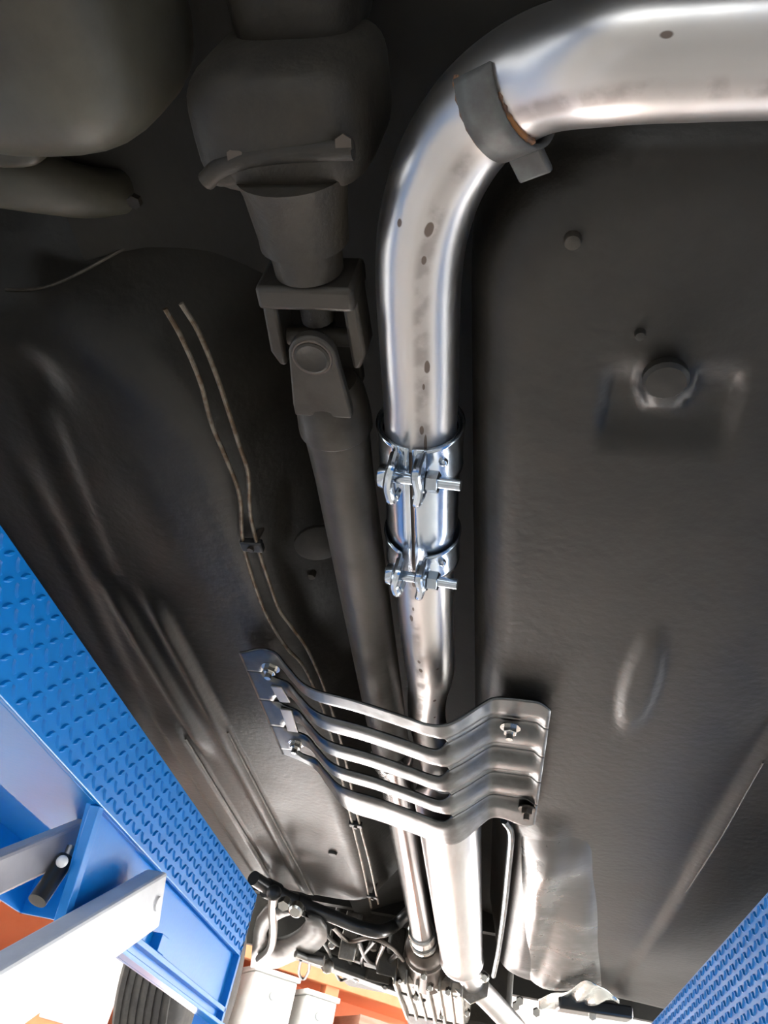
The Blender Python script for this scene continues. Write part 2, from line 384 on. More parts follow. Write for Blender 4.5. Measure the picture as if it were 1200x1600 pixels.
# paler skin over the right pan's inner slope, its sheen put into the colour
wp = MB()
def sheen(u, v):
    px = 806 + (928 - 806) * u + 18*v; py = 1298 + 240 * v + 14 * u
    p = at(px, py, ZR - 0.006); p.z = min(right_pan(p.x, p.y)[2], ZR + 0.006) - 0.001 + 0.005*(1 - min(1, 10*v)*min(1, 10*u)*min(1, 10*(1-u)))
    p.z += (-0.012 * math.sin(math.pi * u) * (1 - 0.3*v) + 0.003*math.sin(7*u + 9*v) + 0.002*math.sin(17*v+3*u)) * min(1, 5*v) * min(1, 5*u) * min(1, 5*(1-u))
    return p
wp.grid(lin(0, 1, 30), lin(0, 1, 50), sheen)
tag(wp.build('pan_sheen', M['sheen'], solid=0.003, smooth=180), 'paler dented skin of the right floor pan beside the resonator, sheen put into its colour', 'car panel')
fp = MB()
def foil(u, v):
    p = at(842 + 125*u, 1562 - 26*math.sin(math.pi*min(1, u*1.1))*(1-v) + 10*v + 8*math.sin(6*u), 0.455 - 0.01*v)
    p.z += 0.008*math.sin(13*u+2*v) * math.sin(5*v+u*4); return p
fp.grid(lin(0, 1, 26), lin(0, 1, 10), foil)
tag(fp.build('foil_shield', M['foil'], solid=0.002, smooth=60), 'torn piece of silver foil shield below the paler dented skin of the right pan', 'heat shield')

# ------------------------------------------------------------------ exhaust: rear pipe with the bend
PR = 0.0318
path_px = [(657, 700), (657, 620), (655, 530), (654, 440), (662, 355), (692, 262), (752, 176), (842, 116), (960, 92), (1100, 82), (1260, 76), (1420, 74)]
rear = spline([at(x, y, 0.5 - 0.045*sstep(720, 1000, x)) for x, y in path_px], 10)
PIPE_SPOTS = [(-0.03, 0.05, 0.012, 0.006), (-0.045, 0.035, 0.008, 0.012), (-0.055, 0.115, 0.012, 0.007), (-0.03, 0.205, 0.012, 0.005), (-0.025, 0.228, 0.015, 0.006),
              (-0.04, 0.095, 0.007, 0.004), (0.08, 0.225, 0.010, 0.003), (0.09, 0.415, 0.01, 0.003), (0.06, 0.33, 0.012, 0.005)]
M['pipe'] = pipe_material()
ex = thing('exhaust_pipe', 'bright brushed steel exhaust pipe with a wide bend towards the right edge', 'exhaust pipe', (-0.10, 0.36, 0.468))
MB().tube(rear, PR, 40).build('pipe', M['pipe'], ex, smooth=60)
# grey strap wrapped across the bend with rusty welds
def near(px, py): 
    p = at(px, py, 0.5); return min(range(len(rear)), key=lambda i: (rear[i]-p).length)
i0 = near(818, 138); cs = rear[i0-3:i0+4]
tl = ((cs[-1]-cs[0]).normalized() + V(0.35, 0, 0)).normalized(); c0 = rear[i0]; hw = 0.0125
st = MB(); st.tube([c0 - tl*hw + V(0,0,0), c0 - tl*hw*0.3, c0 + tl*hw*0.4, c0 + tl*hw], PR + 0.0034, 26, False, -1.9, 0.8)
st.build('hanger_strap', M['strap'], ex, solid=0.003, smooth=60)
sd, up = frame(tl)
tb = c0 - sd*(PR+0.009) - up*0.012
MB().obox(tb, (tl, sd, up), (0.0115, 0.009, 0.003)).build('hanger_tab', M['strap'], ex, bevel=0.002)
for s, a0, a1 in ((-1, -1.0, 0.9), (1, -0.9, 0.35)):
    q = [c0 + tl*(s*(hw+0.0005)) + (sd*math.sin(a) - up*math.cos(a))*(PR+0.0012) for a in lin(a0, a1, 16)]
    MB().tube(q, [0.0012 + 0.0012*abs(math.sin(i*1.7)) for i in range(16)], 8).build('weld', M['rust'], ex)

# ------------------------------------------------------------------ coupling sleeve with two bolt clamps
def on_axis(py): return at(660 + (py-700)*0.02, py, 0.5)
ya, yb = at(657, 655, 0.5), at(661, 864, 0.5)
ax = (yb - ya).normalized(); LA = (yb - ya).length
cp = thing('pipe_coupling', 'shiny zinc coupling sleeve with two bolted clamps joining the exhaust pipes', 'pipe clamp', (ya.x, (ya.y+yb.y)/2, 0.44))
SR = PR + 0.0026
sd, up = frame(ax)
def arcpt(c, r, a): return c + (sd*math.sin(a) - up*math.cos(a))*r
g = -0.10                                   # the split, seen a little left of the middle
sl = MB(); sl.tube([ya + ax*t for t in (0.004, LA*0.33, LA*0.66, LA-0.004)], SR, 48, False, g + 0.045, g - 0.045 + 2*math.pi)
sl.build('sleeve', M['zinc'], cp, solid=0.002, smooth=60)
MB().tube([ya + ax*0.01, ya + ax*(LA-0.01)], SR - 0.0022, 32, False).build('inner_sleeve', M['dark_bolt'], cp)
for tc_, wb in ((0.026, 0.048), (LA-0.020, 0.040)):
    c = ya + ax*tc_
    bd = MB(); hwb = wb/2
    bd.tube([c - ax*hwb, c - ax*(hwb-0.004), c - ax*0.3*hwb, c + ax*0.3*hwb, c + ax*(hwb-0.004), c + ax*hwb],
            [SR+0.0036, SR+0.0026, SR+0.0026, SR+0.0026, SR+0.0026, SR+0.0032], 48, False, g + 0.33, g - 0.33 + 2*math.pi)
    bd.build('clamp_band', M['zinc'], cp, solid=0.0022, smooth=50)
    down = arcpt(V(0,0,0), 1, g); side = ax.cross(down).normalized()
    if side.x < 0: side = -side
    side = (side - ax*0.07).normalized()
    bz = c + down*(SR + 0.0135)             # bolt axis
    for s in (-1, 1):
        # flared lug: the band end turns outwards, with a rolled rim round the bolt hole
        lug = MB(); a_in = g + s*0.34*(1 if sd.dot(side) > 0 else -1)
        def lugp(u, v, s=s, c=c):
            hw_ = hwb*(0.96 - 0.18*u*u)
            p0 = arcpt(c, SR + 0.0028, g + (1 if sd.dot(side) > 0 else -1)*s*0.36)
            p1 = c + down*(SR+0.006) + side*(s*0.0100); p2 = c + down*(SR+0.0265) + side*(s*0.0110)
            q = (1-u)**2*p0 + 2*u*(1-u)*p1 + u*u*p2
            return q + ax*(v*hw_) + side*(s*0.0025*(1-abs(v))*u)
        lug.grid(lin(0, 1, 12), lin(-1, 1, 11), lugp); lug.build('clamp_lug', M['zinc'], cp, solid=0.0028, smooth=60)
        rim = [lugp(u, v) for u, v in [(0.45, -1), (0.7, -1), (0.93, -0.95), (1, -0.7), (1, 0), (1, 0.7), (0.93, 0.95), (0.7, 1), (0.45, 1)]]
        MB().tube(spline(rim, 4), 0.0043, 10).build('lug_rim', M['zinc'], cp)
    MB().cyl(bz - side*0.017, bz + side*0.047, 0.0052, 16).build('bolt_shank', M['zinc'], cp)
    MB().lathe(bz - side*0.0255, side, [(0, 0.008), (0.002, 0.0105), (0.0065, 0.0115), (0.0085, 0.0115)], 18).build('bolt_head', M['zinc'], cp)
    MB().lathe(bz + side*0.0155, side, [(0, 0.0112), (0.0022, 0.0112)], 20).build('washer', M['zinc'], cp)
    MB().lathe(bz + side*0.018, side, [(0, 0.0088), (0.0006, 0.0100), (0.0098, 0.0100), (0.0104, 0.0088)], 6).build('nut', M['zinc'], cp, smooth=20)
    pz = arcpt(c, SR+0.004, g + (1 if sd.dot(side) > 0 else -1)*0.78) - ax*0.006
    MB().ball(pz, 0.0042, 12, 8).build('rivet', M['zinc'], cp)

# ------------------------------------------------------------------ front pipe and resonator
fr_px = [(661, 830, 0.5), (664, 930, 0.5), (667, 985, 0.502), (671, 1030, 0.508), (671, 1065, 0.520), (667, 1092, 0.532), (668, 1125, 0.535), (681, 1180, 0.520), (692, 1215, 0.50)]
frp = spline([at(*p) for p in fr_px], 8)
fx = thing('exhaust_pipe', 'bright steel exhaust front section with resonator below the slotted brace', 'exhaust pipe', (-0.10, 1.5, 0.437))
rr = [PR if i < 26 else (PR - 0.004*sstep(26, 36, i)) for i in range(len(frp))]
MB().tube(frp, rr, 40).build('pipe', M['pipe'], fx, smooth=60)
p0, p1 = at(698, 1232, 0.492), at(721, 1490, 0.485)
d = p1 - p0; Ld = d.length; rr = 0.054
MB().lathe(p0 - d.normalized()*0.04, d, [(0, 0.026), (0.03, 0.034), (0.055, rr-0.004), (0.075, rr), (Ld, rr), (Ld+0.05, rr+0.001), (Ld+0.055, rr+0.004), (Ld+0.07, rr+0.004), (Ld+0.078, rr-0.002), (Ld+0.13, 0.034), (Ld+0.16, 0.031)], 48).build('resonator', M['resonator'], fx, smooth=40)
MB().ring(p1 + d.normalized()*0.02, d, rr+0.001, 0.003, 40).build('seam_ring', M['resonator'], fx)
dp = spline([p1 + d.normalized()*0.10, at(742, 1538, 0.478), at(765, 1562, 0.47), at(800, 1600, 0.45), at(850, 1660, 0.42)], 6)
MB().tube(dp, 0.032, 24).build('down_pipe', M['resonator'], fx)
fc = at(738, 1536, 0.475); 
MB().lathe(fc - d.normalized()*0.008, d, [(0, 0.052), (0.012, 0.052)], 6).build('flange', M['alu'], fx)
for x, y in ((757, 1527), (712, 1552)):
    q = at(x, y, 0.455); MB().lathe(q, (0, -1, -0.3), [(0, 0.012), (0.012, 0.012), (0.02, 0.008)], 10).build('flange_bolt', M['bolt'], fx)

# ------------------------------------------------------------------ slotted tunnel brace
br = thing('tunnel_brace', 'slotted dark steel brace plate bolted across the tunnel under shaft and exhaust', 'brace plate', (-0.16, 1.05, 0.42))
ZBL, ZBR = 0.496, 0.466
prof = [(-0.372, ZBL), (-0.350, ZBL), (-0.318, ZBL-0.004), (-0.295, ZBL-0.022), (-0.262, 0.452), (-0.20, 0.442), (-0.14, 0.430), (-0.108, 0.423), (-0.088, 0.424), (-0.070, 0.434), (-0.042, 0.458), (-0.030, 0.465), (-0.014, ZBR), (0.015, ZBR), (0.038, ZBR)]
PS = spline([V(x, 0, z) for x, z in prof], 5)
Y0, Y1 = 0.845, 1.215
slotc = [0.908 + 0.081*i for i in range(4)]; SH = 0.020
def edge_y(x, front):                      # outline of the plate: cut corners at the flanges
    e = 0.0
    if x < -0.33: e = 0.02*sstep(-0.33, -0.375, x)
    if x > 0.02: e = 0.03*sstep(0.02, 0.052, x)
    mid = 0.035*sstep(-0.33, -0.25, x)*(1-sstep(-0.08, 0.0, x))
    sh = 0.03*sstep(-0.03, 0.03, x)
    return (Y0 + e + mid*0.25 + sh*0.0) if not front else (Y1 - e - 0.025*(1-sstep(-0.345, -0.30, x)) + mid*1.1 + sh)
def half(x, i):
    x0, x1 = -0.345, -0.086
    if x <= x0 or x >= x1: return 0
    m_ = min(x - x0, x1 - x); return SH * math.sqrt(max(0, 1 - (1 - min(1, m_/0.018))**2))
def flute(x, y):                           # pressed flutes carry on over the right slope
    k = sstep(-0.10, -0.075, x)*(1-sstep(0.022, 0.035, x)); dmin = min(abs(y-c) for c in slotc)
    return 0.007 * k * (1 - sstep(0.012, 0.024, dmin))
pl = MB()
for b in range(5):
    def fn(i, t, b=b):
        p = PS[i]; x = p.x
        a = edge_y(x, False) if b == 0 else slotc[b-1] + half(x, b-1)
        e = edge_y(x, True) if b == 4 else slotc[b] - half(x, b)
        y = a + (e-a)*t
        lipd = 0.0
        if b > 0 and half(x, b-1) > 0.005: lipd += 0.004*(1-sstep(0, 0.18, t))
        if b < 4 and half(x, b) > 0.005: lipd += 0.004*sstep(0.82, 1, t)
        return (x, y, p.z + flute(x, y) + lipd - (0.0 if 0 < b < 4 else 0.0))
    pl.grid(list(range(len(PS))), [0, .06, .12, .2, .35, .5, .65, .8, .88, .94, 1], fn)
pl.build('plate', M['plate'], br, solid=0.003, smooth=40)
for px, py, z, mt in ((422, 1047, ZBL, 'bolt'), (462, 1165, ZBL, 'bolt'), (797, 1141, ZBR, 'bolt'), (823, 1268, ZBR, 'dark_bolt')):
    q = at(px, py, z - 0.006)
    MB().lathe(q + V(0,0,0.005), (0,0,-1), [(0, 0.013), (0.002, 0.013)], 20).build('washer', M[mt], br)
    MB().lathe(q + V(0,0,0.003), (0,0,-1), [(0, 0.009), (0.007, 0.009), (0.008, 0.008)], 6).build('bolt_head', M[mt], br, smooth=20)
    MB().cyl(q, q - V(0,0,0.013), 0.0045, 10).build('stud', M[mt], br)
# pale spacer strips beside the left flange
for (xa, ya_, xb, yb_) in ((432, 1072, 446, 1096), (447, 1108, 458, 1142)):
    a, b_ = at(xa, ya_, ZBL-0.003), at(xb, yb_, ZBL-0.003); MB().bar(a, b_, 0.017, 0.004).build('spacer', M['link'], br, bevel=0.001)

# ------------------------------------------------------------------ propeller shaft
SX = -0.186; SZ = 0.503
ps = thing('drive_shaft', 'dull brown steel drive shaft with universal joint running along the tunnel', 'drive shaft', (SX, 1.0, 0.47))
A = at(492, 548, SZ-0.02); A = V(A.x, A.y, SZ)         # joint centre
B = at(662, 1470, SZ); ad = (B - A).normalized()
def along(t): return A + ad*t
MB().lathe(along(0.045), ad, [(0, 0.024), (0.012, 0.030), (0.03, 0.0325), (0.045, 0.0335), (0.052, 0.0335), (0.056, 0.030), (0.11, 0.0285), (0.68, 0.0285), (0.70, 0.0295)], 32).build('shaft_tube', M['shaft'], ps)
MB().lathe(along(0.74), ad, [(0, 0.0295), (0.02, 0.0325), (0.05, 0.0325), (0.06, 0.027), ((B-A).length-0.78, 0.029), ((B-A).length-0.74, 0.033)], 32).build('front_tube', M['shaft_front'], ps)
sd, up = frame(ad)
for s in (-1, 1):                           # yoke ears above and below the cross
    n = up * s
    poly = [along(0) + sd*(0.0195*math.cos(a)) - ad*(0.0195*math.sin(a)) for a in lin(0, math.pi, 14)]
    poly += [along(0.05) - sd*0.025, along(0.062) - sd*0.025, along(0.062) + sd*0.025, along(0.05) + sd*0.025]
    poly = [p + n*0.019 for p in poly]
    MB().prism(poly, n*0.010).build('yoke_ear', M['shaft'], ps, bevel=0.002)
    MB().lathe(along(0) + n*0.027, n, [(0, 0.0145), (0.0035, 0.0145), (0.0045, 0.0125), (0.0035, 0.011)], 24).build('bearing_cap', M['cast'], ps)
    MB().ring(along(0) + n*0.029, n, 0.0155, 0.0012, 24, 6).build('circlip', M['dark_bolt'], ps)
MB().cyl(along(0)-sd*0.034, along(0)+sd*0.034, 0.008, 14).cyl(along(0)-up*0.024, along(0)+up*0.024, 0.008, 14).build('joint_cross', M['cast'], ps)
# flange yoke towards the differential
fy = MB()
for s in (-1, 1):
    poly = [along(-0.045) + sd*s*0.026, along(-0.045) + sd*s*0.038, along(0.006) + sd*s*0.040, along(0.02) + sd*s*0.034, along(0.02) + sd*s*0.028, along(0.0) + sd*s*0.027]
    MB().prism([p - up*0.016 for p in poly], up*0.032).build('flange_ear', M['shaft'], ps, bevel=0.003)
MB().obox(along(-0.048), (sd, ad, up), (0.038, 0.010, 0.024)).build('joint_flange', M['shaft'], ps, bevel=0.004)
MB().cyl(along(-0.04), along(-0.016), 0.013, 14).build('flange_nut', M['cast'], ps)
# front coupling rings
for t_, r_, w_, mt in ((-0.10, 0.036, 0.05, 'bolt'), (-0.04, 0.031, 0.02, 'dark_bolt'), (-0.015, 0.037, 0.025, 'bolt')):
    MB().lathe(B + ad*t_, ad, [(0, r_-0.003), (0.004, r_), (w_-0.004, r_), (w_, r_-0.003)], 28).build('coupling_ring', M[mt], ps)

# ------------------------------------------------------------------ differential
df = thing('differential', 'dirty cast differential housing at the rear end of the drive shaft', 'differential', (-0.175, 0.19, 0.46))
NB = along(-0.06)
nd = ad
MB().lathe(NB - nd*0.075, nd, [(0, 0.040), (0.01, 0.037), (0.045, 0.033), (0.052, 0.033), (0.053, 0.027), (0.075, 0.026)], 32).build('pinion_nose', M['cast'], df)
hb = NB - nd*0.075
c = at(452, 190, 0.53)
hs = MB().ball((c.x, c.y - 0.005, 0.55), (0.062, 0.042, 0.072), 36, 20, 0.5); hs.build('housing', M['cast'], df, smooth=60)
# lip of the housing cover facing forward
lp_ = [at(x, y, 0.482) for x, y in ((322, 283), (345, 262), (385, 248), (440, 240), (500, 236), (552, 234))]
MB().tube(spline(lp_, 5), [0.0065]*26, 12).build('housing_lip', M['cast'], df)
MB().ball(at(352, 268, 0.488), (0.012, 0.009, 0.009), 14, 10, 0.7).build('breather', M['cast'], df)
c2 = at(455, 45, 0.56)
MB().ball((c2.x, c2.y - 0.02, 0.60), (0.044, 0.045, 0.06), 28, 16, 0.55).build('rear_cover', M['cast'], df, smooth=60)
for x, y in ((372, 244), (540, 224)): 
    q = at(x, y, 0.483); MB().lathe(q, (0,-0.3,-1), [(0, 0.006), (0.006, 0.006)], 6).build('cover_bolt', M['dark_bolt'], df, smooth=20)

# ------------------------------------------------------------------ rounded tank, arms at upper left
c = at(95, 60, 0.53)
tk = thing('fuel_tank', 'rounded dusty tank bulge at the upper left beside the differential', 'tank', (c.x, c.y, 0.44))
MB().ball((c.x - 0.006, c.y - 0.016, 0.535), (0.082, 0.078, 0.09), 40, 24, 0.62).build('shell', M['tank'], tk, smooth=60)
ar = thing('suspension_arm', 'pale dusty suspension arm entering below the rounded tank at the left edge', 'suspension arm', (-0.37, 0.26, 0.49))
ap = spline([at(-120, 262, 0.54), at(-20, 268, 0.54), at(60, 285, 0.55), at(130, 300, 0.57), at(190, 300, 0.60)], 5)
MB().tube(ap, [0.030 - 0.0006*i for i in range(len(ap))], 20).build('arm', M['tank'], ar)
q = at(20, 225, 0.52); MB().ball(q, (0.026, 0.014, 0.016), 18, 12, 0.6).build('bush', M['tank'], ar)
q = at(213, 312, 0.58); MB().lathe(q, (0,0,-1), [(0, 0.006), (0.006, 0.006)], 6).build('arm_bolt', M['cast'], ar)
# ------------------------------------------------------------------ brake lines with clips
LA_ = [(258, 482), (284, 528), (313, 596), (331, 663), (357, 725), (375, 777), (380, 849), (400, 920), (420, 968), (448, 1012), (476, 1044), (505, 1110), (528, 1190), (549, 1280), (566, 1350), (580, 1418)]
LB_ = [(283, 474), (310, 518), (336, 580), (357, 642), (375, 699), (388, 740), (391, 802), (405, 862), (420, 908), (436, 952), (456, 980), (482, 1018), (512, 1090), (538, 1180), (560, 1280), (578, 1350), (591, 1412)]
for pts, lb in ((LA_, 'thin rusty brake line nearer the left floor pan'), (LB_, 'thin rusty brake line nearer the drive shaft')):
    path = []
    for x, y in pts:
        path.append(at(x, y, ZL - 0.005))
    b_ = tag(MB().tube(spline(path, 5), 0.0024, 10).build('brake_line', M['line']), lb, 'brake line', 'brake lines')
for i, (x, y, lb) in enumerate(((394, 852, 'small dark clip holding both brake lines behind the brace'), (556, 1288, 'small dark clip holding both brake lines in front of the brace'), (582, 1400, 'small dark clip holding both brake lines at the front corner of the pan'))):
    q = at(x, y, ZL - 0.005)
    t = thing('line_clip', lb, 'clip', q, 'brake line clips')
    MB().obox(q, ((1,0,0), (0,1,0), (0,0,1)), (0.013, 0.008, 0.0045)).build('saddle', M['black'], t, bevel=0.002)
    MB().cyl(q + V(0.004,0,0.035), q - V(0,0,0.008), 0.004, 6).build('screw', M['dark_bolt'], t)

# ------------------------------------------------------------------ gearbox and front end
gb = thing('gearbox', 'grey ribbed gearbox casing at the front end of the drive shaft', 'gearbox', (-0.18, 2.6, 0.42))
E0 = B + ad*0.03
MB().lathe(E0, ad, [(0, 0.036), (0.02, 0.05), (0.06, 0.052), (0.065, 0.058), (0.085, 0.058), (0.09, 0.050), (0.16, 0.056), (0.26, 0.07)], 28).build('tail_housing', M['dark_bolt'], gb)
MB().box(-0.30, -0.08, E0.y + 0.2, E0.y + 0.75, 0.445, 0.62).build('casing', M['alu'], gb, bevel=0.02)
for i in range(7):
    x = -0.285 + 0.031*i
    MB().box(x, x + 0.007, E0.y + 0.17, E0.y + 0.7, 0.428 + 0.004*(i % 3), 0.47).build('casing_rib', M['alu'], gb, bevel=0.002)
for i, (x, y) in enumerate(((672, 1545), (700, 1552), (730, 1585), (650, 1560), (690, 1590), (662, 1528))):
    q = at(x, y, 0.43); MB().lathe(q + V(0,0.01,0.01), (0,-1,-0.6), [(0, 0.009), (0.018, 0.009), (0.02, 0.007)], 6).build('casing_bolt', M['bolt'], gb, smooth=20)
en = thing('engine', 'grimy dark engine block and sump seen past the front of the floor pan', 'engine', (-0.35, 2.8, 0.44))
MB().box(-0.52, -0.30, 2.60, 3.05, 0.50, 0.85).build('sump', M['cast'], en, bevel=0.02)
MB().box(-0.30, 0.05, 2.95, 3.25, 0.44, 0.85).build('block', M['cast'], en, bevel=0.02)
for i in range(5): MB().box(-0.515 + 0.045*i, -0.505 + 0.045*i, 2.585, 2.62, 0.51, 0.60).build('block_rib', M['alu'], en, bevel=0.002)
q0 = at(548, 1462, 0.50)
MB().obox(q0, ((1,0.2,0), (0,1,0.2), (0,0,1)), (0.022, 0.01, 0.06)).build('engine_bracket', M['alu'], en, bevel=0.004)
for x, y, z, r, mt in ((558, 1524, .46, .014, 'bolt'), (538, 1480, .48, .012, 'dark_bolt'), (520, 1475, .48, .010, 'link'), (602, 1540, .45, .009, 'link'), (625, 1530, .45, .008, 'bolt'), (585, 1475, .5, .016, 'dark_bolt')):
    q = at(x, y, z); MB().lathe(q, (0.1,-1,-0.4), [(0, r), (0.02, r), (0.028, r*0.6)], 12).build('engine_bolt', M[mt], en)
for pts, r, mt in (([(505, 1455), (525, 1475), (540, 1480), (545, 1500), (560, 1520)], .005, 'arm_steel'), ([(560, 1470), (575, 1500), (600, 1505), (622, 1490)], .007, 'black'), ([(600, 1475), (590, 1510), (610, 1540), (640, 1545)], .006, 'dark_bolt'), ([(500, 1465), (515, 1490), (530, 1530), (552, 1525)], .005, 'arm_steel'), ([(520, 1448), (545, 1470), (580, 1465), (612, 1480), (630, 1500)], .006, 'dark_bolt'), ([(585, 1470), (565, 1500), (580, 1530), (615, 1535)], .005, 'black')):
    MB().tube(spline([at(x, y, .475) for x, y in pts], 6), r, 10).build('hose', M[mt], en)
for x, y, z, a_, b2 in ((575, 1490, .50, .03, .02), (605, 1505, .47, .025, .03), (590, 1525, .46, .035, .015), (540, 1500, .49, .02, .03), (620, 1470, .52, .02, .035), (570, 1455, .53, .03, .02)):
    q = at(x, y, z); MB().obox(q, ((1, .3, 0), (-.3, 1, .2), (0, -.2, 1)), (a_, .02, b2)).build('engine_bracket', M['cast'], en, bevel=0.004)
# subframe beam
sf = thing('front_subframe', 'dark steel subframe beam crossing below the engine', 'subframe', (-0.2, 2.85, 0.44))
a, b_ = at(455, 1482, 0.47), at(660, 1558, 0.455)
MB().bar(a, b_, 0.07, 0.035).build('beam', M['arm_steel'], sf, bevel=0.008)
a, b_ = at(870, 1567, 0.44), at(985, 1585, 0.45)
MB().bar(a, b_, 0.06, 0.03).build('beam', M['gloss_black'], sf, bevel=0.006)
for x, y in ((806, 1570), (812, 1562), (838, 1580), (925, 1585)):
    q = at(x, y, 0.43); MB().lathe(q, (0,-1,-0.5), [(0, 0.010), (0.014, 0.010)], 6).build('beam_bolt', M['bolt'], sf, smooth=20)
# anti-roll bar, link, control arm
ab = [at(x, y, 0.475 + 0.075*sstep(585, 640, x)) for x, y in ((396, 1372), (425, 1390), (470, 1412), (520, 1432), (560, 1448), (592, 1455), (615, 1447), (640, 1424), (665, 1395))]
t = thing('anti_roll_bar', 'black curved anti-roll bar crossing ahead of the left floor pan', 'anti-roll bar', (-0.5, 2.2, 0.46))
MB().tube(spline(ab, 6), 0.016, 16).build('bar', M['gloss_black'], t)
for i in (1, 2):
    dd = (ab[i+1]-ab[i]).normalized()
    MB().lathe(ab[i] - dd*0.018 + V(0,0,-0.002), dd, [(0, 0.022), (0.036, 0.022)], 16).build('bush', M['black'], t)
    MB().lathe(ab[i] + V(0.01, -0.015, -0.012), (0,-0.6,-1), [(0, 0.010), (0.012, 0.010)], 6).build('bush_bolt', M['bolt'], t, smooth=20)
lk = thing('drop_link', 'light steel bent link hanging beside the blue platform end', 'suspension link', at(422, 1450, 0.42))
MB().tube(spline([at(x, y, 0.45 - 0.0002*(y-1395)) for x, y in ((428, 1393), (426, 1420), (427, 1455), (422, 1482), (405, 1498))], 6), 0.011, 14).build('rod', M['link'], lk)
MB().ball(at(428, 1395, 0.448), 0.017, 14, 10).build('joint', M['black'], lk)
ca = thing('control_arm', 'grey pressed control arm with a large hole next to the blue platform', 'control arm', at(460, 1480, 0.43))
outer = [(392, 1510), (398, 1440), (420, 1412), (470, 1425), (505, 1438), (515, 1462), (495, 1485), (462, 1498), (430, 1512)]
hole = [(448 + 26*math.cos(a)*1.15 - 8*math.sin(a), 1446 + 26*math.sin(a)*0.8 - 6*math.cos(a)) for a in lin(0, 2*math.pi, 25)[:-1]]
import mathutils
k = []
for i in range(24):
    a = 2*math.pi*i/24; dx, dy = math.cos(a), math.sin(a)
    best = None
    for j in range(len(outer)):
        (x1, y1), (x2, y2) = outer[j], outer[(j+1) % len(outer)]
        den = dx*(y2-y1) - dy*(x2-x1)
        if abs(den) < 1e-9: continue
        tt = ((x1-450)*(y2-y1) - (y1-1450)*(x2-x1))/den; ss = ((x1-450)*dy - (y1-1450)*dx)/den
        if tt > 0 and -1e-6 <= ss <= 1+1e-6 and (best is None or tt > best): best = tt
    k.append((450+dx*best, 1450+dy*best))
am = MB(); n = 24
for ring_ in (k, hole): am.v += [at(x, y, 0.445) for x, y in ring_]
am.f = [(i, (i+1) % n, n+(i+1) % n, n+i) for i in range(n)]
am.build('arm_plate', M['arm_steel'], ca, solid=0.012, smooth=30)
MB().lathe(at(465, 1417, 0.44), (0,-0.8,-1), [(0, 0.016), (0.016, 0.016), (0.02, 0.012)], 12).build('pivot_bolt', M['bolt'], ca)
MB().lathe(at(447, 1407, 0.44), (0,-0.8,-1), [(0, 0.013), (0.02, 0.013)], 6).build('pivot_bolt', M['bolt'], ca, smooth=20)
tr = thing('tie_rod', 'light steel tie rod with a wire loop above the orange rack', 'tie rod', at(490, 1497, 0.43))
MB().tube([at(462, 1490, 0.43), at(480, 1497, 0.43), at(506, 1502, 0.43)], [0.009, 0.009, 0.014], 12).build('rod', M['link'], tr)
MB().tube(spline([at(x, y, 0.425) for x, y in ((470, 1500), (467, 1520), (474, 1530), (482, 1518), (484, 1503))], 5), 0.004, 8).build('wire_loop', M['arm_steel'], tr)
MB().ball(at(512, 1510, 0.43), 0.018, 14, 10).build('rod_end', M['alu'], tr)

# ------------------------------------------------------------------ front wheel hanging at the left
wc = V(-0.97, 2.72, 0.40)
wh = MB().lathe(wc - V(0.105, 0, 0), (1,0,0), [(0, 0.20), (0.0, 0.255), (0.012, 0.285), (0.03, 0.30), (0.18, 0.30), (0.198, 0.285), (0.21, 0.255), (0.21, 0.20)], 64).build('front_wheel', M['tyre'], body)
wh['label'] = 'dark grooved tyre of the front wheel'; wloc[wh.name] = wloc[body.name]
for i in range(7): MB().lathe(wc + V(-0.078 + 0.023*i, 0, 0), (1,0,0), [(0, 0.298), (0.001, 0.3045), (0.016, 0.3045), (0.017, 0.298)], 64).build('tread_rib', M['tyre'], wh)
MB().lathe(wc - V(0.09, 0, 0), (1,0,0), [(0, 0.195), (0.02, 0.18), (0.16, 0.18), (0.18, 0.195)], 40).build('rim', M['alu'], wh)

# ------------------------------------------------------------------ blue scissor lift platforms
def lug_mesh(sgn):
    a = math.radians(45*sgn); l, wd, h = 0.0080, 0.0031, 0.0026
    ring_ = [(math.cos(q)*l*(1 if abs(math.cos(q)) > 0.9 else 0.86), math.sin(q)*wd) for q in lin(0, 2*math.pi, 9)[:-1]]
    top = [(x*0.72, y*0.45) for x, y in ring_]
    rot = lambda x, y: (x*math.cos(a) - y*math.sin(a), x*math.sin(a) + y*math.cos(a))
    vs = [(0, *rot(*p)) for p in ring_] + [(h, *rot(*p)) for p in top]
    me = bpy.data.meshes.new('tread_lug'); n = 8
    me.from_pydata(vs, [], [(i, (i+1) % n, n+(i+1) % n, n+i) for i in range(n)] + [tuple(range(n, 2*n))])
    me.materials.append(M['blue']); me.shade_smooth(); me.set_sharp_from_angle(angle=math.radians(50)); return me
lugs = {s: lug_mesh(s) for s in (-1, 1)}
